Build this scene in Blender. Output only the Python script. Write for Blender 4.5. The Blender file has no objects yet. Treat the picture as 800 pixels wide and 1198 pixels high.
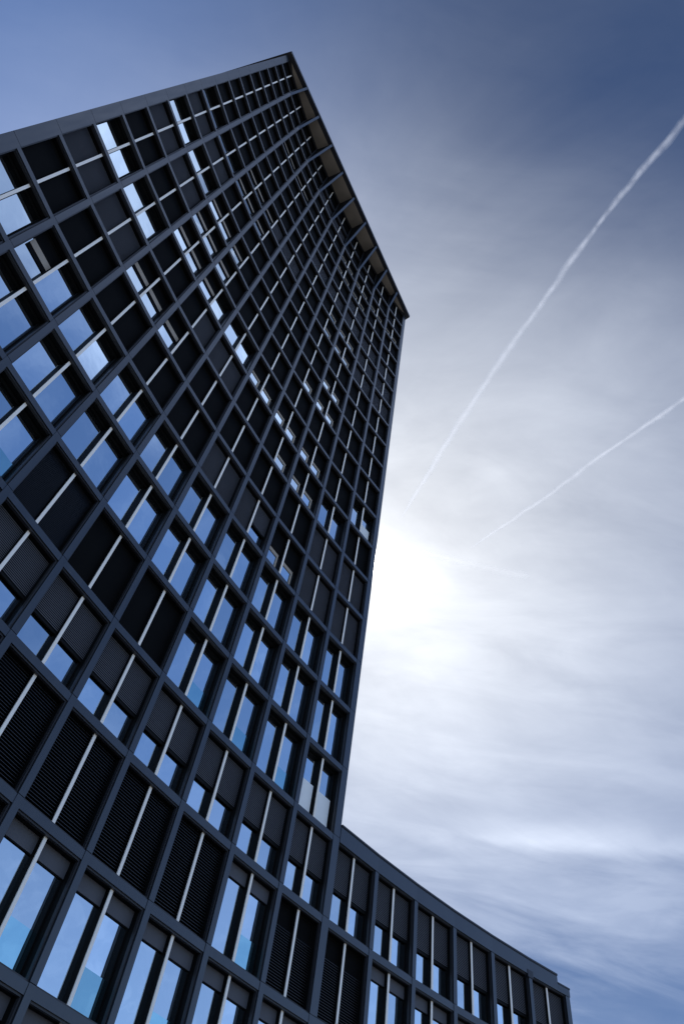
import bpy, math, random
from mathutils import Vector, Matrix

random.seed(7)
SC = bpy.context.scene
COL = SC.collection
S = 3.5                                     # metres per storey
EYE = 1.6                                   # camera height
Z0 = 4.87608751                             # low roof beam, in storeys above the eye


def zl(level):
    """height in metres of a storey level (0 = roof beam of the low wing)"""
    return (Z0 + level) * S + EYE


# ------------------------------------------------------------------ camera
PITCH, ROLL = 0.943302500, -0.201590797
cam_data = bpy.data.cameras.new("camera")
cam = bpy.data.objects.new("camera", cam_data)
COL.objects.link(cam)
fwd = Vector((0, math.cos(PITCH), math.sin(PITCH)))
up0 = Vector((0, -math.sin(PITCH), math.cos(PITCH)))
xax = Vector((1, 0, 0))
cr, sr = math.cos(ROLL), math.sin(ROLL)
right = cr * xax - sr * up0
upv = sr * xax + cr * up0
m = Matrix((right, upv, -fwd)).transposed().to_4x4()
m.translation = Vector((0, 0, EYE))
cam.matrix_world = m
cam_data.sensor_fit = 'VERTICAL'
cam_data.sensor_height = 36.0
cam_data.sensor_width = 24.0
cam_data.lens = 824.054 * 36.0 / 1198.0
cam_data.clip_start = 0.1
cam_data.clip_end = 60000
SC.camera = cam

# ------------------------------------------------------------------ sky and sun
SUN = Vector((0.0623727, 0.63637608, 0.76885313)).normalized()
SUN_EL = math.asin(SUN.z)
SUN_AZ = math.atan2(SUN.x, SUN.y)
world = bpy.data.worlds.new("World")
SC.world = world
world.use_nodes = True
WN, WL = world.node_tree.nodes, world.node_tree.links
WN.clear()


def wn(kind, **kw):
    n = WN.new(kind)
    for k, v in kw.items():
        setattr(n, k, v)
    return n


def wmath(op, a, b=None, c=None, clamp=False):
    n = wn('ShaderNodeMath', operation=op, use_clamp=clamp)
    for i, v in enumerate((a, b, c)):
        if v is None:
            continue
        if hasattr(v, 'links'):
            WL.new(v, n.inputs[i])
        else:
            n.inputs[i].default_value = v
    return n.outputs[0]


def wvec(op, a, b):
    n = wn('ShaderNodeVectorMath', operation=op)
    for i, v in enumerate((a, b)):
        if hasattr(v, 'links'):
            WL.new(v, n.inputs[i])
        else:
            n.inputs[i].default_value = v
    return n


def wramp(v, lo, hi, smooth=True):
    n = wn('ShaderNodeMapRange', interpolation_type='SMOOTHSTEP' if smooth else 'LINEAR')
    WL.new(v, n.inputs['Value'])
    n.inputs['From Min'].default_value = lo
    n.inputs['From Max'].default_value = hi
    return n.outputs['Result']


sky = wn('ShaderNodeTexSky', sky_type='NISHITA', sun_disc=False)
sky.sun_elevation = SUN_EL
sky.sun_rotation = SUN_AZ
sky.altitude = 300
sky.air_density = 1.0
sky.dust_density = 0.2
sky.ozone_density = 5.0
bg_sky = wn('ShaderNodeBackground')
bg_sky.inputs['Strength'].default_value = 0.05
WL.new(wvec('MULTIPLY', sky.outputs[0], Vector((1.0, 1.02, 1.13))).outputs['Vector'], bg_sky.inputs['Color'])

# thin cirrus on a plane high above: direction / height gives its coordinates
tc = wn('ShaderNodeTexCoord')
dirv = tc.outputs['Generated']
sep = wn('ShaderNodeSeparateXYZ')
WL.new(dirv, sep.inputs[0])
hz = wmath('MAXIMUM', sep.outputs['Z'], 0.06)
cx = wmath('DIVIDE', sep.outputs['X'], hz)
cy = wmath('DIVIDE', sep.outputs['Y'], hz)
comb = wn('ShaderNodeCombineXYZ')
WL.new(cx, comb.inputs[0])
WL.new(cy, comb.inputs[1])


def wnoise(scale, detail, rough, rot, stretch, shift, dist=0.0):
    mp = wn('ShaderNodeMapping')
    mp.inputs['Rotation'].default_value = (0, 0, rot)
    mp.inputs['Scale'].default_value = (stretch[0], stretch[1], 1)
    mp.inputs['Location'].default_value = (shift[0], shift[1], 0)
    WL.new(comb.outputs[0], mp.inputs['Vector'])
    nz = wn('ShaderNodeTexNoise')
    nz.inputs['Scale'].default_value = scale
    nz.inputs['Detail'].default_value = detail
    nz.inputs['Roughness'].default_value = rough
    nz.inputs['Distortion'].default_value = dist
    WL.new(mp.outputs[0], nz.inputs['Vector'])
    return nz.outputs['Fac']


cosang = wvec('DOT_PRODUCT', dirv, SUN).outputs['Value']
cosang = wmath('MAXIMUM', cosang, 0.0)


def lobe(n, a):
    return wmath('MULTIPLY', wmath('POWER', cosang, n), a)


BAND_N = Vector((0.4723, 0.7386, 0.4812)).cross(Vector((0.1704, 0.8506, 0.4975))).normalized()
# sheet of cirrus: broad body, streaks, fine wisps
body = wnoise(1.5, 6, 0.52, 0.35, (1.0, 0.9), (1.35, 2.1), 0.7)
streak = wnoise(2.2, 9, 0.58, -0.15, (0.7, 1.7), (4.1, 1.7), 0.9)
wisp = wnoise(5.0, 8, 0.58, 0.25, (0.8, 1.5), (2.2, 6.1), 0.8)
tex = wmath('MULTIPLY_ADD', streak, 0.75, wmath('MULTIPLY_ADD', wisp, 0.45, wmath('MULTIPLY', body, 1.10)))
tex = wmath('ADD', tex, -0.13)                       # about 1 on average
# where the sheet lies: it ends overhead and thins out low in the sky
ywob = wmath('MULTIPLY_ADD', wmath('ADD', body, -0.5), 0.18, sep.outputs['Y'])
zwob = wmath('MULTIPLY_ADD', wmath('ADD', streak, -0.5), 0.22, sep.outputs['Z'])
sheet = wmath('MULTIPLY', wramp(ywob, -0.10, 0.30), wramp(zwob, 0.28, 0.50))
sheet = wmath('MAXIMUM', sheet, wmath('MULTIPLY', wramp(ywob, -0.45, 0.2), 0.22))
cover = wramp(wmath('ADD', wmath('MULTIPLY', sheet, 0.9), wmath('MULTIPLY', wmath('ADD', tex, -1.0), 0.50)), 0.0, 1.0, False)
cover = wmath('MULTIPLY', cover, wmath('MULTIPLY_ADD', tex, 0.40, 0.60))
# one long bank of cirrus low in the sky
bandd = wvec('DOT_PRODUCT', dirv, BAND_N).outputs['Value']
bandd = wmath('ADD', bandd, wmath('MULTIPLY', wmath('ADD', streak, -0.5), 0.016))
soft = wmath('MULTIPLY', wramp(bandd, -0.012, 0.010), wramp(bandd, 0.045, 0.006))
soft = wmath('MULTIPLY', soft, wmath('MULTIPLY', wramp(sep.outputs['X'], 0.12, 0.30), wramp(sep.outputs['Y'], 0.2, 0.6)))
cover = wmath('ADD', cover, wmath('MULTIPLY', soft, wmath('MULTIPLY_ADD', streak, 0.5, 0.28)))

# forward scattering makes the cirrus brightest around the sun
cool = wmath('MULTIPLY', cover, lobe(6.0, 0.74))
warm = wmath('MULTIPLY', wmath('MULTIPLY_ADD', cover, 0.6, 0.4), wmath('ADD', lobe(40.0, 0.27), lobe(250.0, 0.06)))
core = wmath('ADD', lobe(1500.0, 0.18), lobe(9000.0, 14.0))
# added brightness in the unseen side sky lifts facade and glass, with a few wisps
side_sky_boost = wramp(wvec('DOT_PRODUCT', dirv, Vector((0.8, -0.6, 0.0))).outputs['Value'], 0.22, 0.40)
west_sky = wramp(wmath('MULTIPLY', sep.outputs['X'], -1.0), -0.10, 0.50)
skyf = wmath('MULTIPLY_ADD', side_sky_boost, 2.2, wmath('MULTIPLY_ADD', west_sky, 1.45, 1.20))
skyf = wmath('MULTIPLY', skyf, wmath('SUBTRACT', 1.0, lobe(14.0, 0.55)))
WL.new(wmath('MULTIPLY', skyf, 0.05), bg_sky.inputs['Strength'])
puff = wmath('MULTIPLY', side_sky_boost, wmath('MULTIPLY', wramp(wisp, 0.42, 0.72), 0.08))
low_ = wmath('MULTIPLY', wmath('MULTIPLY', side_sky_boost, wramp(sep.outputs['Z'], 0.58, 0.42)), 0.10)  # pale haze added out of view for the wing's glass
high = wmath('MULTIPLY', wmath('MULTIPLY', side_sky_boost, wramp(sep.outputs['Z'], 0.78, 0.93)), wmath('MULTIPLY_ADD', wisp, 0.9, 0.30))  # bright patch added out of view for upper panes and pilasters


def wbg(color, strength):
    b_ = wn('ShaderNodeBackground')
    b_.inputs['Color'].default_value = (*color, 1)
    WL.new(strength, b_.inputs['Strength'])
    return b_.outputs[0]


total = bg_sky.outputs[0]
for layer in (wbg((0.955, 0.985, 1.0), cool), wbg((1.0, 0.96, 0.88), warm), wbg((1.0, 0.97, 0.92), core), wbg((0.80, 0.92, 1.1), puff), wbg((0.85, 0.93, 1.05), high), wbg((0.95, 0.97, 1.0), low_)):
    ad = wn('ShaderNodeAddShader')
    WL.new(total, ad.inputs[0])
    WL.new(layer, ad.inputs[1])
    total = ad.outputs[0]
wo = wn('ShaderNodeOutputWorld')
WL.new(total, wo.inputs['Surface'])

sun_data = bpy.data.lights.new("sun", 'SUN')
sun_data.energy = 3.0
sun_data.angle = math.radians(0.53)
sun_data.color = (1.0, 0.95, 0.88)
sun = bpy.data.objects.new("sun", sun_data)
COL.objects.link(sun)
sun.rotation_euler = SUN.to_track_quat('Z', 'Y').to_euler()
sun.location = (20, 60, 120)

SC.view_settings.view_transform = 'Standard'
SC.view_settings.look = 'None'
SC.view_settings.exposure = 0.0
SC.view_settings.gamma = 1.0
SC.view_settings.use_curve_mapping = False


# ------------------------------------------------------------------ materials
def material(name, base, rough=0.5, metal=0.0, spec=0.5, ior=1.5, var=0.0, scale=1.5, bump=0.0, bscale=40.0, streaks=False):
    mt = bpy.data.materials.new(name)
    mt.use_nodes = True
    nt = mt.node_tree
    b = nt.nodes['Principled BSDF']
    b.inputs['Roughness'].default_value = rough
    b.inputs['Metallic'].default_value = metal
    b.inputs['Specular IOR Level'].default_value = spec
    b.inputs['IOR'].default_value = ior
    t = nt.nodes.new('ShaderNodeTexCoord')
    nz = nt.nodes.new('ShaderNodeTexNoise')
    nz.inputs['Scale'].default_value = scale
    nz.inputs['Detail'].default_value = 5
    if streaks:                                  # rain streaks: noise drawn out along the vertical
        mp = nt.nodes.new('ShaderNodeMapping')
        mp.inputs['Scale'].default_value = (2.2, 2.2, 0.22)
        nt.links.new(t.outputs['Object'], mp.inputs['Vector'])
        nt.links.new(mp.outputs[0], nz.inputs['Vector'])
        rr = nt.nodes.new('ShaderNodeMapRange')
        rr.inputs['To Min'].default_value = rough - 0.10
        rr.inputs['To Max'].default_value = rough + 0.12
        nt.links.new(nz.outputs['Fac'], rr.inputs['Value'])
        nt.links.new(rr.outputs[0], b.inputs['Roughness'])
    else:
        nt.links.new(t.outputs['Object'], nz.inputs['Vector'])
    ra = nt.nodes.new('ShaderNodeMix')
    ra.data_type = 'RGBA'
    ra.inputs['A'].default_value = (*[c * (1 - var) for c in base], 1)
    ra.inputs['B'].default_value = (*[min(1, c * (1 + var)) for c in base], 1)
    nt.links.new(nz.outputs['Fac'], ra.inputs['Factor'])
    nt.links.new(ra.outputs['Result'], b.inputs['Base Color'])
    if bump > 0:
        n2 = nt.nodes.new('ShaderNodeTexNoise')
        n2.inputs['Scale'].default_value = bscale
        n2.inputs['Detail'].default_value = 3
        nt.links.new(t.outputs['Object'], n2.inputs['Vector'])
        bp = nt.nodes.new('ShaderNodeBump')
        bp.inputs['Strength'].default_value = bump
        bp.inputs['Distance'].default_value = 0.01
        nt.links.new(n2.outputs['Fac'], bp.inputs['Height'])
        nt.links.new(bp.outputs['Normal'], b.inputs['Normal'])
    return mt


def glass_material(name, tint, refl, bump=0.06):
    """coated facade glass: strong bluish mirror over a dark room"""
    mt = bpy.data.materials.new(name)
    mt.use_nodes = True
    nt = mt.node_tree
    nt.nodes.clear()
    out = nt.nodes.new('ShaderNodeOutputMaterial')
    gl = nt.nodes.new('ShaderNodeBsdfGlossy')
    gl.inputs['Color'].default_value = (*tint, 1)
    gl.inputs['Roughness'].default_value = 0.012
    oi = nt.nodes.new('ShaderNodeObjectInfo')
    wh = nt.nodes.new('ShaderNodeTexWhiteNoise')
    wh.noise_dimensions = '1D'
    nt.links.new(oi.outputs['Random'], wh.inputs['W'])
    sb = nt.nodes.new('ShaderNodeVectorMath')
    sb.operation = 'MULTIPLY_ADD'
    sb.inputs[1].default_value = (0.05, 0.05, 0.05)
    sb.inputs[2].default_value = (-0.025, -0.025, -0.025)
    nt.links.new(wh.outputs['Color'], sb.inputs[0])
    ge = nt.nodes.new('ShaderNodeNewGeometry')
    an = nt.nodes.new('ShaderNodeVectorMath')
    nt.links.new(ge.outputs['Normal'], an.inputs[0])
    nt.links.new(sb.outputs[0], an.inputs[1])
    nn = nt.nodes.new('ShaderNodeVectorMath')
    nn.operation = 'NORMALIZE'
    nt.links.new(an.outputs[0], nn.inputs[0])
    df = nt.nodes.new('ShaderNodeBsdfDiffuse')
    df.inputs['Color'].default_value = (0.004, 0.005, 0.006, 1)
    mx = nt.nodes.new('ShaderNodeMixShader')
    fr = nt.nodes.new('ShaderNodeFresnel')
    fr.inputs['IOR'].default_value = 1.5
    ad = nt.nodes.new('ShaderNodeMath')
    ad.operation = 'ADD'
    ad.use_clamp = True
    rv = nt.nodes.new('ShaderNodeMath')
    rv.operation = 'MULTIPLY_ADD'
    rv.inputs[1].default_value = 0.20
    rv.inputs[2].default_value = refl - 0.10
    nt.links.new(wh.outputs['Value'], rv.inputs[0])
    nt.links.new(rv.outputs[0], ad.inputs[1])
    nt.links.new(fr.outputs[0], ad.inputs[0])
    nt.links.new(ad.outputs[0], mx.inputs[0])
    nt.links.new(df.outputs[0], mx.inputs[1])
    nt.links.new(gl.outputs[0], mx.inputs[2])
    t = nt.nodes.new('ShaderNodeTexCoord')
    nz = nt.nodes.new('ShaderNodeTexNoise')
    nz.inputs['Scale'].default_value = 1.1
    nz.inputs['Detail'].default_value = 2
    nt.links.new(t.outputs['Object'], nz.inputs['Vector'])
    bp = nt.nodes.new('ShaderNodeBump')
    bp.inputs['Strength'].default_value = bump
    bp.inputs['Distance'].default_value = 0.05
    nt.links.new(nz.outputs['Fac'], bp.inputs['Height'])
    nt.links.new(nn.outputs[0], bp.inputs['Normal'])
    nt.links.new(bp.outputs['Normal'], gl.inputs['Normal'])
    nt.links.new(mx.outputs[0], out.inputs['Surface'])
    return mt


M = {
    'metal': material('anodised_blue_grey_metal', (0.021, 0.026, 0.034), 0.32, 0.0, 0.7, 1.5, 0.32, 1.6, streaks=True),
    'trim': material('shadow_gap_trim_metal', (0.030, 0.030, 0.034), 0.45, 0.0, 0.4, 1.5, 0.1, 1.0),
    'dark': material('dark_reveal_metal', (0.006, 0.006, 0.006), 0.6, 0.0, 0.10, 1.5, 0.15, 1.0),
    'alu': material('pale_aluminium', (0.95, 0.88, 0.78), 0.45, 0.0, 0.5, 1.5, 0.05, 2.0),
    'black': material('black_screen', (0.0045, 0.0045, 0.0045), 0.7, 0.0, 0.05, 1.5, 0.2, 1.0),
    'grey': material('grey_blind', (0.095, 0.096, 0.108), 0.6, 0.0, 0.3, 1.5, 0.12, 0.8),
    'louver': material('black_louvre', (0.020, 0.020, 0.022), 0.35, 0.0, 0.5, 1.5, 0.1, 1.0),
    'beige': material('beige_strip', (0.40, 0.345, 0.28), 0.8, 0.0, 0.2, 1.5, 0.10, 2.0),
    'white': material('white_roller_blind', (0.88, 0.90, 0.88), 0.7, 0.0, 0.2, 1.5, 0.04, 2.0),
    'soffit': material('beige_soffit_render', (0.30, 0.265, 0.215), 0.85, 0.0, 0.2, 1.5, 0.18, 0.9),
    'slab': material('dark_roof_metal', (0.020, 0.022, 0.028), 0.5, 0.0, 0.4, 1.5, 0.15, 0.7),
    'body': material('dark_wall_cladding', (0.035, 0.038, 0.046), 0.6, 0.0, 0.3, 1.5, 0.15, 0.4),
    'ground': material('pale_concrete_paving', (0.26, 0.25, 0.235), 0.9, 0.0, 0.2, 1.5, 0.2, 0.25),
    'asphalt': material('asphalt', (0.05, 0.05, 0.052), 0.9, 0.0, 0.3, 1.5, 0.25, 0.6),
    'kerb': material('kerb_stone', (0.30, 0.29, 0.28), 0.9, 0.0, 0.2, 1.5, 0.15, 1.0),
    'glass': glass_material('coated_window_glass', (0.84, 0.95, 1.0), 0.68),
    'guard': glass_material('teal_guard_glass', (0.52, 0.88, 0.95), 0.62),
}


# ------------------------------------------------------------------ mesh helpers
class MB:
    """collects boxes and prisms into one mesh"""

    def __init__(self):
        self.v, self.f, self.m, self.mats = [], [], [], []

    def mi(self, key):
        if key not in self.mats:
            self.mats.append(key)
        return self.mats.index(key)

    def add(self, vs, fs, key):
        o = len(self.v)
        k = self.mi(key)
        self.v += [tuple(p) for p in vs]
        for f in fs:
            self.f.append(tuple(i + o for i in f))
            self.m.append(k)

    def box(self, x0, x1, y0, y1, z0, z1, key):
        vs = [(x0, y0, z0), (x1, y0, z0), (x1, y1, z0), (x0, y1, z0), (x0, y0, z1), (x1, y0, z1), (x1, y1, z1), (x0, y1, z1)]
        self.add(vs, [(3, 2, 1, 0), (4, 5, 6, 7), (0, 1, 5, 4), (1, 2, 6, 5), (2, 3, 7, 6), (3, 0, 4, 7)], key)

    def prism(self, poly, z0, z1, key):
        """poly: counter-clockwise plan points"""
        n = len(poly)
        vs = [(x, y, z0) for x, y in poly] + [(x, y, z1) for x, y in poly]
        fs = [tuple(range(n - 1, -1, -1)), tuple(range(n, 2 * n))]
        fs += [(i, (i + 1) % n, n + (i + 1) % n, n + i) for i in range(n)]
        self.add(vs, fs, key)

    def merge(self, other, mat=None):
        o = len(self.v)
        self.v += [tuple(mat @ Vector(p)) if mat is not None else p for p in other.v]
        for f, k in zip(other.f, other.m):
            self.f.append(tuple(i + o for i in f))
            self.m.append(self.mi(other.mats[k]))

    def mesh(self, name):
        me = bpy.data.meshes.new(name)
        me.from_pydata(self.v, [], self.f)
        for k in self.mats:
            me.materials.append(M[k])
        me.polygons.foreach_set('material_index', self.m)
        me.update()
        return me

    def build(self, name, parent=None, kind=None):
        return link(self.mesh(name), name, parent, kind)


def link(me, name, parent=None, kind=None, mat=None):
    o = bpy.data.objects.new(name, me)
    COL.objects.link(o)
    if parent is not None:
        o.parent = parent
    if mat is not None:
        o.matrix_local = mat
    if kind:
        o['kind'] = kind
    return o


def thing(name, label, cat, loc=(0, 0, 0), group=None):
    o = bpy.data.objects.new(name, None)
    COL.objects.link(o)
    o.location = loc
    o['label'] = label
    o['category'] = cat
    if group:
        o['group'] = group
    return o


# ------------------------------------------------------------------ plan of the curved facade
PX, PY, PH, BW, K1, K2 = -2.03529660, 5.46025729, 0.942974433, 0.849958670, -0.0393796500, 0.000156360933


def heading(u):
    s = u - 5
    return PH + K1 * s + K2 * s * s


def plan(u):
    n = 60
    x, y = PX, PY
    d = (u - 5) / n
    for i in range(n):
        a = heading(5 + (i + 0.5) * d)
        x += math.cos(a) * d * BW
        y += math.sin(a) * d * BW
    return Vector((x * S, y * S, 0))


def tang(u):
    a = heading(u)
    return Vector((math.cos(a), math.sin(a), 0))


def norm(u):                                   # outward, towards the street
    a = heading(u)
    return Vector((math.sin(a), -math.cos(a), 0))


def frame_at(u, z):
    t, n = tang(u), norm(u)
    mt = Matrix((t, -n, Vector((0, 0, 1)))).transposed().to_4x4()   # local x along the facade, local y INTO the building
    p = plan(u)
    mt.translation = Vector((p.x, p.y, z))
    return mt


PW = 0.25                                      # pilaster width
RH = 0.28                                      # beam height
TOP = 19.12                                    # roof soffit level

# ------------------------------------------------------------------ ground
g = MB()
R_ = 6000
g.prism([(R_ * math.cos(a * math.pi / 24), R_ * math.sin(a * math.pi / 24)) for a in range(48)], -0.5, 0.0, 'ground')
g.build('ground', None, 'structure')
rd = MB()
rd.box(-400, 400, -22, -12, 0.0, 0.004, 'asphalt')
rd.build('road', None, 'structure')
kb = MB()
kb.box(-400, 400, -12, -11.8, 0.0, 0.12, 'kerb')
kb.build('kerb', None, 'structure')

# ------------------------------------------------------------------ the two buildings
tower = thing('office_tower', 'tall dark office tower with a curved gridded facade under a projecting flat roof', 'tower', tuple(plan(5)))
wing = thing('office_wing', 'low curved office wing of the same dark grid, joined to the foot of the tower', 'building', tuple(plan(13)))
bpy.context.view_layer.update()
T_INV = tower.matrix_world.inverted()
W_INV = wing.matrix_world.inverted()


def place(mb, name, parent, world_mat=None, kind=None):
    inv = T_INV if parent == tower else W_INV
    return link(mb.mesh(name), name, parent, kind, inv @ (world_mat if world_mat is not None else Matrix()))


def strip(us, y0, y1, z0, z1, key, mb):
    """polygonal band that follows the facade; y grows into the building"""
    fr = [plan(u) - norm(u) * y0 for u in us]
    bk = [plan(u) - norm(u) * y1 for u in us]
    n = len(us)
    vs = [(p.x, p.y, z0) for p in fr] + [(p.x, p.y, z1) for p in fr] + [(p.x, p.y, z0) for p in bk] + [(p.x, p.y, z1) for p in bk]
    fs = []
    for i in range(n - 1):
        fs += [(i, i + 1, n + i + 1, n + i), (2 * n + i + 1, 2 * n + i, 3 * n + i, 3 * n + i + 1),
               (n + i, n + i + 1, 3 * n + i + 1, 3 * n + i), (i + 1, i, 2 * n + i, 2 * n + i + 1)]
    fs += [(0, n, 3 * n, 2 * n), (n - 1, 3 * n - 1, 4 * n - 1, 2 * n - 1)]
    mb.add(vs, fs, key)


# roof edge in plan (straight chord across the hollow of the facade)
RA, RB = Vector((-4.112 * S, 1.633 * S, 0)), Vector((0.943 * S, 8.628 * S, 0))
rib_xy = {1: (-3.512, 2.457), 2: (-3.052, 3.121), 3: (-2.547, 3.816), 4: (-2.084, 4.500), 5: (-1.603, 5.166),
          6: (-1.109, 5.827), 7: (-0.627, 6.498), 8: (-0.143, 7.174), 9: (0.351, 7.843)}

# core volume of the tower
front = [plan(u) - norm(u) * 0.62 for u in [-0.05] + list(range(1, 10)) + [10.02]]
poly = [(p.x, p.y) for p in front]
pr_, pl_ = front[-1], front[0]
poly += [tuple((pr_ + Vector((-0.70, 0.714, 0)) * 17)[:2]), tuple((pl_ + Vector((-0.86, 0.51, 0)) * 17)[:2])]
mb = MB()
mb.prism(poly, 0.05, zl(TOP) - 0.01, 'body')
place(mb, 'body', tower)

# pilasters
for i in range(11):
    mb = MB()
    if i == 0:
        x0, x1 = -0.08 * BW * S, 0.108 * BW * S
    elif i == 10:
        x0, x1 = -0.095 * BW * S, 0.05 * BW * S
    else:
        x0, x1 = -PW / 2, PW / 2
    cuts = [0.02] + [zl(lv) + RH / 2 + 0.03 for lv in range(-4, 19)] + [zl(TOP) - 0.015]
    for za, zb in zip(cuts[:-1], cuts[1:]):
        mb.box(x0, x1, -0.02, 0.03, za, zb - 0.022, 'metal')
    mb.box(x0 + 0.012, x1 - 0.012, -0.004, 0.60, 0.02, zl(TOP) - 0.017, 'dark')
    place(mb, 'pilaster', tower, frame_at(i, 0))

# tapering brackets that carry the roof edge
for i in range(1, 10):
    if i == 0:
        c = plan(0.02)
        F = RA + (RB - RA) * 0.012
    elif i == 10:
        c = plan(9.98)
        F = RB + (RA - RB) * 0.014
    else:
        c = plan(i)
        F = Vector((rib_xy[i][0] * S, rib_xy[i][1] * S, 0))
    d = F - c
    L = d.length
    d.normalize()
    side = Vector((-d.y, d.x, 0))
    hw = PW / 2 - 0.01 if 0 < i < 10 else 0.24
    zt = zl(TOP) - 0.012
    zk = zt - 3.9 * L
    mb = MB()
    th = 0.07
    for prof, w_, key in (([(0.018, zk), (L - 0.03, zt - 0.16), (L - 0.03, zt - 0.002), (L - 0.03 - th, zt - 0.002), (L - 0.03 - th, zt - 0.14), (0.018 - th, zk + 0.02)], hw, 'metal'),
                          ([(-0.3, zk + 0.03), (0.012 - th, zk + 0.03), (L - 0.035 - th, zt - 0.13), (L - 0.035 - th, zt), (-0.3, zt)], hw - 0.012, 'dark')):
        vs = []
        for sg in (-1, 1):
            for a, z in prof:
                p = c + d * a + side * (w_ + 0.002) * sg
                vs.append((p.x, p.y, z))
        n = len(prof)
        fs = [tuple(range(n)), tuple(range(2 * n - 1, n - 1, -1))] + [(i2, n + i2, n + (i2 + 1) % n, (i2 + 1) % n) for i2 in range(n)]
        mb.add(vs, fs, key)
    place(mb, 'roof_bracket', tower)

# floor beams
us_t = [-0.06, 0.5] + [k / 1.0 for k in range(1, 10)] + [10.03]
us_t = [-0.06] + list(range(1, 10)) + [10.03]
for lv in range(-4, 19):
    mb = MB()
    z = zl(lv)
    strip(us_t, 0.0, 0.05, z - RH / 2, z + RH / 2, 'metal', mb)
    strip(us_t, 0.051, 0.58, z - RH / 2 + 0.01, z + RH / 2 - 0.01, 'dark', mb)
    place(mb, 'floor_beam', tower)

# roof slab, parapet and beige soffit
mb = MB()
bk_l = RA + Vector((-0.90, 0.40, 0)) * 17
bk_r = RB + Vector((-0.70, 0.714, 0)) * 18
zs = zl(TOP)
mb.prism([(p.x, p.y) for p in (RA, RB, bk_r, bk_l)], zs, zs + 0.55, 'slab')
place(mb, 'roof', tower)
mb = MB()
ch = (RB - RA).normalized()
inn = Vector((-ch.y, ch.x, 0))
a = RA + inn * 0.42 + ch * 0.9
b = RB + inn * 0.42 - ch * 0.75
arc = [plan(u) + norm(u) * 0.03 for u in (9.6, 9, 8, 7, 6, 5, 4, 3, 2, 1, 0.45)]
mb.prism([(p.x, p.y) for p in [a, b] + arc], zs - 0.008, zs - 0.003, 'soffit')
place(mb, 'soffit', tower)

# ------------------------------------------------------------------ the low wing
us_w = [10.055] + list(range(11, 16)) + [16.0]
for i in range(11, 17):
    mb = MB()
    hw = PW / 2 if i < 16 else 0.16
    cuts = [0.02] + [zl(lv) + RH / 2 + 0.03 for lv in range(-4, 0)] + [zl(-0.001)]
    for za, zb in zip(cuts[:-1], cuts[1:]):
        mb.box(-hw, hw, -0.02, 0.03, za, zb - 0.022, 'metal')
    mb.box(-hw + 0.012, hw - 0.012, -0.004, 0.60, 0.02, zl(-0.001) - 0.002, 'dark')
    place(mb, 'pilaster', wing, frame_at(i, 0))
for lv in range(-4, 0):
    mb = MB()
    z = zl(lv)
    strip(us_w, 0.0, 0.05, z - RH / 2, z + RH / 2, 'metal', mb)
    strip(us_w, 0.051, 0.58, z - RH / 2 + 0.01, z + RH / 2 - 0.01, 'dark', mb)
    place(mb, 'floor_beam', wing)
mb = MB()
us_p = [10.06, 11, 12, 13, 14, 15, 15.76]
strip(us_p, -0.03, 0.60, zl(0.0), zl(0.21), 'metal', mb)
strip(us_p, -0.07, 0.70, zl(0.211), zl(0.237), 'slab', mb)
place(mb, 'parapet', wing)
mb = MB()
strip([15.762, 16.07], -0.03, 0.60, zl(0.0), zl(0.10), 'metal', mb)
strip([15.762, 16.08], -0.05, 0.66, zl(0.102), zl(0.125), 'slab', mb)
place(mb, 'parapet', wing)
mb = MB()
mb.box(-0.22, 0.20, -0.055, 0.3, zl(-0.04), zl(0.06), 'slab')
place(mb, 'bracket', wing, frame_at(15, 0))
front = [plan(u) - norm(u) * 0.62 for u in [10.06, 11, 12, 13, 14, 15, 16.04]]
poly = [(p.x, p.y) for p in front]
n16 = -norm(16)
n10 = -norm(10)
poly += [tuple((front[-1] + n16 * 14)[:2]), tuple((front[0] + n16 * 14)[:2])]
mb = MB()
mb.prism(poly, 0.05, zl(0.05), 'body')
place(mb, 'body', wing)

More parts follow.
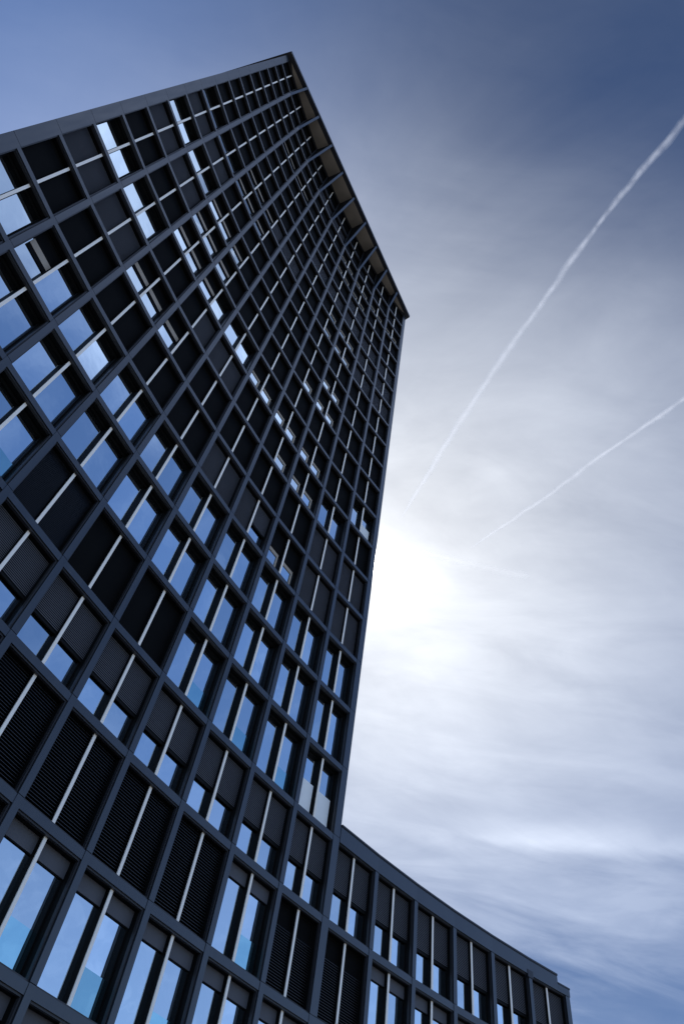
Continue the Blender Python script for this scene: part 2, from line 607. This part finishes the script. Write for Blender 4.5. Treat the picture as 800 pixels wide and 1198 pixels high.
# ------------------------------------------------------------------ windows
# state of each half (left of mullion, right of mullion):
# O open glass  H blind to 58 %  G grey blind  B black screen  L coarse louvre  F fine louvre  P partly open louvre
# C glass with beige strip, black above and below  K black screen with glass at its foot  W glass with white roller blind at its foot
FACADE = {   # bay: {row: state}
    0: {2: 'O', 3: 'B', 4: 'G', 5: 'O', 6: 'B', 7: 'G', 8: 'O', 9: 'G', 10: 'O'},
    1: {1: 'O', 2: 'CO', 3: 'B', 4: 'G', 5: 'O', 6: 'B', 7: 'G', 8: 'O', 9: 'G', 10: 'O'},
    2: {0: 'O', 1: 'O', 2: 'O', 3: 'B', 4: 'C', 5: 'B', 6: 'C', 7: 'C', 8: 'C', 9: 'B', 10: 'C', 11: 'C', 15: 'C'},
    3: {-2: 'L', -1: 'H', 0: 'F', 1: 'O', 2: 'O', 3: 'B', 4: 'CB', 5: 'BG', 6: 'CO', 7: 'CB', 8: 'CB', 10: 'CB', 11: 'CG', 15: 'C'},
    4: {-3: 'O', -2: 'L', -1: 'H', 0: 'B', 1: 'O', 2: 'O', 3: 'B', 4: 'B', 5: 'G', 6: 'O', 11: 'G', 17: 'G'},
    5: {-4: 'O', -3: 'O', -2: 'L', -1: 'H', 0: 'B', 1: 'O', 2: 'O', 3: 'G', 4: 'B', 5: 'B', 6: 'K', 13: 'G', 17: 'G'},
    6: {-4: 'O', -3: 'O', -2: 'L', -1: 'H', 0: 'O', 1: 'O', 2: 'O', 3: 'GH', 4: 'B', 5: 'BK', 6: 'K', 8: 'BK', 11: 'BK', 12: 'BK', 13: 'G', 15: 'K', 16: 'K'},
    7: {-4: 'O', -3: 'O', -2: 'L', -1: 'H', 0: 'O', 1: 'O', 2: 'O', 3: 'K', 4: 'B', 5: 'K', 6: 'K', 8: 'K', 9: 'K', 11: 'K', 12: 'K', 13: 'G', 14: 'G', 15: 'K', 16: 'K'},
    8: {-4: 'O', -3: 'O', -2: 'O', -1: 'H', 0: 'O', 1: 'O', 2: 'O', 3: 'G', 4: 'G', 5: 'O', 11: 'G', 12: 'G', 13: 'G', 16: 'K'},
    9: {-4: 'O', -3: 'O', -2: 'P', -1: 'H', 0: 'W', 1: 'O', 2: 'O', 3: 'G', 4: 'G', 6: 'OW', 11: 'G', 12: 'G', 13: 'G', 16: 'K'},
    10: {-1: 'H', -2: 'P', -3: 'O'}, 11: {-1: 'H'}, 12: {-1: 'H'}, 13: {-1: 'H'}, 14: {-1: 'H'}, 15: {-1: 'H'},
}


def state(bay, row):
    d = FACADE[bay]
    if row in d:
        s = d[row]
    elif row < 0 or bay >= 10:
        s = {-1: 'H', -2: 'L' if bay < 8 else 'O'}.get(row, 'O')
    elif row < 3:
        s = 'O'
    else:
        s = 'B'
    return s if len(s) == 2 else s + s


YG = 0.43                                      # depth of the glass behind the facade face


def win_frame(w, z0, z1):
    mb = MB()
    h = w / 2 + 0.003
    # stepped outer frame
    for ya, yb, b in ((0.05, 0.16, 0.055),):
        mb.box(-h, -h + b, ya, yb, z0, z1, 'trim')
        mb.box(h - b, h, ya, yb, z0, z1, 'trim')
        mb.box(-h + b, h - b, ya, yb, z0, z0 + b, 'trim')
        mb.box(-h + b, h - b, ya, yb, z1 - b, z1, 'trim')
    # dark reveal lining
    t = 0.05
    mb.box(-h, -h + t, 0.162, 0.57, z0, z1, 'dark')
    mb.box(h - t, h, 0.162, 0.57, z0, z1, 'dark')
    mb.box(-h + t, h - t, 0.162, 0.57, z0, z0 + t, 'dark')
    mb.box(-h + t, h - t, 0.162, 0.57, z1 - t, z1, 'dark')
    # casement frame round the glass
    a = h - t
    c = 0.055
    mb.box(-a, -a + c, YG - 0.05, 0.57, z0 + t, z1 - t, 'dark')
    mb.box(a - c, a, YG - 0.05, 0.57, z0 + t, z1 - t, 'dark')
    mb.box(-a + c, a - c, YG - 0.05, 0.57, z0 + t, z0 + t + c, 'dark')
    mb.box(-a + c, a - c, YG - 0.05, 0.57, z1 - t - c, z1 - t, 'dark')
    # back panel so that no light leaks through
    mb.box(-a, a, 0.572, 0.60, z0 + t, z1 - t, 'black')
    return mb


def mullion(z0, z1):
    mb = MB()
    mb.box(-0.058, 0.058, 0.16, 0.195, z0 + 0.053, z1 - 0.053, 'alu')
    mb.box(-0.056, 0.056, 0.196, 0.555, z0 + 0.055, z1 - 0.055, 'dark')
    return mb


def slats(mb, x0, x1, y, za, zb, n, depth, th, key, tilt):
    st = (zb - za) / n
    for k in range(n):
        z = za + (k + 0.5) * st
        dz = tilt * st
        vs = [(x0, y, z - dz), (x1, y, z - dz), (x1, y + depth, z + dz), (x0, y + depth, z + dz),
              (x0, y, z - dz + th), (x1, y, z - dz + th), (x1, y + depth, z + dz + th), (x0, y + depth, z + dz + th)]
        mb.add(vs, [(3, 2, 1, 0), (4, 5, 6, 7), (0, 1, 5, 4), (1, 2, 6, 5), (2, 3, 7, 6), (3, 0, 4, 7)], key)


def half_parts(s, side, w, z0, z1, near, low, hid):
    """[(part name, MB)] for one half of a window"""
    out = []
    a = w / 2 - 0.047
    x0, x1 = (-a, -0.047) if side == 0 else (0.047, a)
    zb, zt = z0 + 0.052, z1 - 0.052
    H = zt - zb

    def pane(zlo, zhi, key='glass'):
        q = MB()
        q.box(x0 + 0.055, x1 - 0.055 if side else x1 - 0.01, YG, YG + 0.03, zlo, zhi, key)
        return q

    if s in 'OC':
        if s == 'O':
            ph = 0.50 if low else 0.10
            q = MB()
            q.box(x0, x1, YG - 0.06, YG - 0.005, zt - ph, zt, 'grey' if low else 'dark')
            q.box(x0 + 0.01, x1 - 0.01, YG - 0.05, YG - 0.005, zt - ph - 0.03, zt - ph - 0.002, 'dark')
            out.append(('blind', q))
        else:
            ph = 0.0
        if s == 'O' and near and side == 1:
            zg = zb + 0.36 * H
            q = MB()
            q.box(x0 + 0.055, x1 - 0.055, YG - 0.03, YG + 0.0, zb + 0.055, zg, 'guard')
            out.append(('guard_pane', q))
            out.append(('pane', pane(zg + 0.012, zt - ph - 0.035)))
        else:
            out.append(('pane', pane(zb + 0.055, zt - ph - 0.055)))
        if s == 'C':                       # beige strip across the glass, with black bands below and above it
            zc = zb + hid + 0.41 * (H - hid)
            q = MB()
            q.box(x0 + 0.10, x1 - 0.02, YG - 0.035, YG - 0.01, zc, zc + 0.17 * (H - hid), 'beige')
            q.box(x0 + 0.10, x1 - 0.02, YG - 0.03, YG - 0.005, zc - 0.12 * (H - hid), zc - 0.002, 'black')
            q.box(x0 + 0.06, x1 - 0.01, YG - 0.034, YG - 0.005, zc + 0.17 * (H - hid) + 0.002, zt - 0.06, 'black')  # black painted in for the dark window head mirrored in the glass
            out.append(('pane_cover', q))
    elif s == 'H':
        zc = zb + 0.42 * H
        q = MB()
        q.box(x0, x1, 0.36, 0.37, zc + 0.10, zt, 'black')
        slats(q, x0, x1, 0.325, zc + 0.12, zt - 0.03, 23, 0.02, 0.034, 'grey', 0.10)
        q.box(x0, x1, 0.32, 0.375, zc, zc + 0.095, 'dark')
        out.append(('blind', q))
        out.append(('pane', pane(zb + 0.055, zc - 0.005)))
    elif s == 'G':
        q = MB()
        q.box(x0, x1, 0.335, 0.345, zb, zt, 'trim')
        slats(q, x0 + 0.002, x1 - 0.002, 0.310, zb + 0.03, zt - 0.03, 44, 0.022, 0.026, 'grey', 0.24)
        out.append(('blind', q))
    elif s == 'B':
        q = MB()
        q.box(x0, x1, 0.34, 0.36, zb, zt, 'black')
        out.append(('blind', q))
    elif s in 'LPF':
        q = MB()
        q.box(x0, x1, 0.40, 0.41, zb, zt, 'black')
        n = {'L': 34, 'P': 34, 'F': 52}[s]
        zz = zt - 0.02 if s != 'P' else zb + 0.72 * H
        n = int(n * (zz - zb) / H)
        slats(q, x0 + 0.03, x1 - 0.03, 0.28, zb + 0.02, zz, n, 0.09, 0.014, 'louver', 0.30)
        out.append(('louvre', q))
    elif s == 'K':
        zc = zb + hid + 0.36 * (H - hid)
        q = MB()
        q.box(x0, x1, YG - 0.07, YG - 0.05, zc, zt, 'black')
        out.append(('blind', q))
        out.append(('pane', pane(zb + 0.055, zc - 0.005)))
        q = MB()
        q.box(x1 - 0.30, x1 - 0.18, YG - 0.04, YG - 0.01, zb + 0.25, zc - 0.01, 'beige')
        q.box(x0 + 0.10, x1 - 0.302, YG - 0.04, YG - 0.01, zc - 0.11 * (H - hid), zc - 0.012, 'beige')  # beige upright and cross strip over the glass
        out.append(('pane_cover', q))
    elif s == 'W':
        q = MB()
        q.box(x0 + 0.12, x1 - 0.08, YG - 0.04, YG - 0.02, zb + 0.06, zb + 0.52 * H, 'white')
        out.append(('pane_cover', q))
        out.append(('pane', pane(zb + 0.055, zt - 0.06)))
    return out


OP0, OP1 = RH / 2, S - RH / 2
CACHE = {}


def cached(key, fn):
    if key not in CACHE:
        mbx = fn()
        CACHE[key] = (mbx, mbx.mesh(key[0]))
    return CACHE[key]


def window_pieces(bay, row):
    """[(name, MB, mesh)], first the frame"""
    w = {0: 2.975 - 0.321 - 0.125, 9: 2.975 - 0.28 - 0.125}.get(bay, 2.975 - PW)
    wk = round(w, 3)
    if row == -5:
        z0, z1 = 0.35, zl(-4) - RH / 2
    elif row == 18:
        z0, z1 = OP0, (TOP - 18) * S - 0.02
    elif row == -1 and bay >= 10:
        z0, z1 = OP0, S - 0.005
    else:
        z0, z1 = OP0, OP1
    st = state(bay, row)
    rk = row if row in (-5, 18) or (row == -1 and bay >= 10) else 0
    near, low = row <= 0, row <= -2
    mt = win_matrix(bay, row)
    c = mt.translation
    nrm = -mt.col[1].to_3d()
    v = c + Vector((0, 0, (z0 + z1) / 2)) - Vector((0, 0, EYE))
    hid = 0.0
    if row > 0:                            # how much of the pane's foot the beam hides from the street
        hid = round(min(2.0, YG * v.z / max(0.1, -v.dot(nrm))) / 0.1) * 0.1
    items = [('window',) + cached(('window', wk, rk), lambda: win_frame(w, z0, z1)),
             ('mullion',) + cached(('mullion', rk), lambda: mullion(z0, z1))]
    for side in (0, 1):
        names = [nm for nm, _ in half_parts(st[side], side, w, z0, z1, near, low, hid)]
        for j, nm in enumerate(names):
            items.append((nm,) + cached((nm, wk, st[side], side, near, low, hid if st[side] in 'CK' else 0, rk, j),
                                        lambda j=j, side=side: half_parts(st[side], side, w, z0, z1, near, low, hid)[j][1]))
    return items


def win_matrix(bay, row):
    p0, p1 = plan(bay), plan(bay + 1)
    t = (p1 - p0).normalized()
    n = Vector((t.y, -t.x, 0))
    mt = Matrix((t, -n, Vector((0, 0, 1)))).transposed().to_4x4()
    c = (p0 + p1) / 2
    if bay == 0:
        c = c + t * 0.088
    if bay == 9:
        c = c - t * 0.068
    mt.translation = Vector((c.x, c.y, zl(row) if row > -5 else 0.0))
    return mt


cam_inv = cam.matrix_world.inverted()
FPX = 824.054


def project(p):
    q = cam_inv @ p
    if q.z >= -0.1:
        return None
    return (400 + FPX * q.x / -q.z, 599 - FPX * q.y / -q.z)


def seen_area(bay, row):
    mt = win_matrix(bay, row)
    pts = [project(mt @ Vector((x, 0, z))) for x, z in ((-1.28, 0.2), (1.28, 0.2), (1.28, 3.3), (-1.28, 3.3))]
    if any(p is None for p in pts):
        return 0
    ar = abs(sum(pts[i][0] * pts[(i + 1) % 4][1] - pts[(i + 1) % 4][0] * pts[i][1] for i in range(4))) / 2
    mx, my = sum(p[0] for p in pts) / 4, sum(p[1] for p in pts) / 4
    inside = sum(1 for p in pts if 0 < p[0] < 800 and 0 < p[1] < 1198)
    if inside == 0:
        return 0
    if not (0 < mx < 800 and 0 < my < 1198):
        ar *= 0.4
    return ar


def build_window(parent, bay, row):
    inv = T_INV if parent == tower else W_INV
    items = window_pieces(bay, row)
    w = link(items[0][2], 'window', parent, None, inv @ win_matrix(bay, row))
    for nm, _, me in items[1:]:
        link(me, nm, w)


cells = [(b, r) for b in range(0, 10) for r in range(-5, 19)]
cells.sort(key=lambda c: -seen_area(*c))
for b, r in cells[:100]:
    build_window(tower, b, r)
rest = MB()
for b, r in cells[100:]:
    mt = win_matrix(b, r)
    for nm, mbx, _ in window_pieces(b, r):
        rest.merge(mbx, mt)
place(rest, 'window', tower, None, 'stuff')
for b in range(10, 16):
    for r in range(-5, 0):
        build_window(wing, b, r)

# ------------------------------------------------------------------ contrails
def contrail(name, label, pts, rad0, rad1, dens, seed, parent=None):
    rng = random.Random(seed)
    pts = [Vector(p) for p in pts]
    # resample
    seg = []
    for i in range(len(pts) - 1):
        n = max(2, int((pts[i + 1] - pts[i]).length / 45))
        p0 = pts[max(i - 1, 0)]
        p3 = pts[min(i + 2, len(pts) - 1)]
        for k in range(n):
            t = k / n
            a, b_ = pts[i], pts[i + 1]
            seg.append(0.5 * ((2 * a) + (b_ - p0) * t + (2 * p0 - 5 * a + 4 * b_ - p3) * t * t + (3 * a - p0 - 3 * b_ + p3) * t ** 3))
    seg.append(pts[-1])
    n, m_ = len(seg), 14
    # smooth random swelling along the trail
    def wob(freq):
        ph = [rng.random() for _ in range(int(n * freq) + 4)]
        return [ph[int(i * freq)] * (1 - (i * freq) % 1) + ph[int(i * freq) + 1] * ((i * freq) % 1) for i in range(n)]
    w1, w2, w3, w4 = wob(0.10), wob(0.30), wob(0.25), wob(0.2)
    vs, fs = [], []
    for i, p in enumerate(seg):
        t = (seg[min(i + 1, n - 1)] - seg[max(i - 1, 0)]).normalized()
        s1 = t.cross(Vector((0, 0, 1))).normalized()
        s2 = s1.cross(t)
        f = i / (n - 1)
        r = (rad0 + (rad1 - rad0) * f) * (0.75 + 0.35 * w1[i] + 0.28 * w2[i])
        r *= min(1.0, 0.10 + 9 * (1 - f))
        c = p + s1 * (w3[i] - 0.5) * r * 0.5 + s2 * (w4[i] - 0.5) * r * 0.5
        for k in range(m_):
            an = 2 * math.pi * k / m_
            rr = r * (1 + 0.12 * (rng.random() - 0.5) * 0.4)
            vs.append(c + s1 * math.cos(an) * rr + s2 * math.sin(an) * rr)
    for i in range(n - 1):
        for k in range(m_):
            k2 = (k + 1) % m_
            fs.append((i * m_ + k, (i + 1) * m_ + k, (i + 1) * m_ + k2, i * m_ + k2))
    fs.append(tuple(range(m_)))
    fs.append(tuple((n - 1) * m_ + k for k in range(m_ - 1, -1, -1)))
    base = pts[0]
    me = bpy.data.meshes.new(name)
    me.from_pydata([tuple(v - base) for v in vs], [], fs)
    me.polygons.foreach_set('use_smooth', [True] * len(me.polygons))
    mt = bpy.data.materials.new('ice_trail')
    mt.use_nodes = True
    nt = mt.node_tree
    nt.nodes.clear()
    out = nt.nodes.new('ShaderNodeOutputMaterial')
    tr = nt.nodes.new('ShaderNodeBsdfTransparent')
    tl = nt.nodes.new('ShaderNodeBsdfTranslucent')
    tl.inputs['Color'].default_value = (0.9, 0.9, 0.9, 1)
    tl.inputs['Color'].default_value = (1.0, 1.0, 1.0, 1)
    mx = nt.nodes.new('ShaderNodeMixShader')
    t = nt.nodes.new('ShaderNodeTexCoord')
    nz = nt.nodes.new('ShaderNodeTexNoise')
    nz.inputs['Scale'].default_value = 1 / 130.0
    nz.inputs['Detail'].default_value = 5
    nz.inputs['Roughness'].default_value = 0.6
    nt.links.new(t.outputs['Object'], nz.inputs['Vector'])
    mr = nt.nodes.new('ShaderNodeMapRange')
    mr.inputs['From Min'].default_value = 0.30
    mr.inputs['From Max'].default_value = 0.72
    mr.inputs['To Min'].default_value = dens * 0.25
    mr.inputs['To Max'].default_value = dens * 1.75
    nt.links.new(nz.outputs['Fac'], mr.inputs['Value'])
    nt.links.new(mr.outputs[0], mx.inputs[0])
    nt.links.new(tr.outputs[0], mx.inputs[1])
    nt.links.new(tl.outputs[0], mx.inputs[2])
    nt.links.new(mx.outputs[0], out.inputs['Surface'])
    me.materials.append(mt)
    if parent is not None:
        return link(me, name, parent)
    o = link(me, name)
    o.location = base
    o['label'] = label
    o['category'] = 'contrail'
    o['group'] = 'aircraft contrails in the sky'
    return o


for label, pts, ra_, rb_, dn, sd in (
        ('long wide white contrail rising steeply from beside the sun, the lumpier one',
         [(3300, -790, 9000), (2760, 506, 9000), (2274, 1686, 9000), (1971, 2604, 9000), (1690, 3475, 9000), (1391, 4519, 9000), (1140, 5531, 9000), (935, 6393, 9000)],
         40, 50, 0.036, 3),
        ('thin straight white contrail sloping gently, ending lower in the sky than the wide trail',
         [(5200, 2050, 9000), (4163, 3580, 9000), (3423, 4681, 9000), (2948, 5478, 9000), (2117, 6715, 9000)],
         34, 34, 0.036, 5),
        ('short faded contrail dissolving in the bright haze just beside the sun',
         [(1346, 6989, 9000), (2130, 7020, 9000), (3199, 7048, 9000)],
         60, 80, 0.012, 9)):
    trail = contrail('contrail', label, pts, ra_, rb_, dn, sd)
    contrail('ice_core', None, pts, ra_ * 0.72, rb_ * 0.72, dn, sd, trail)
    contrail('ice_core', None, pts, ra_ * 0.45, rb_ * 0.45, dn * 1.2, sd, trail)
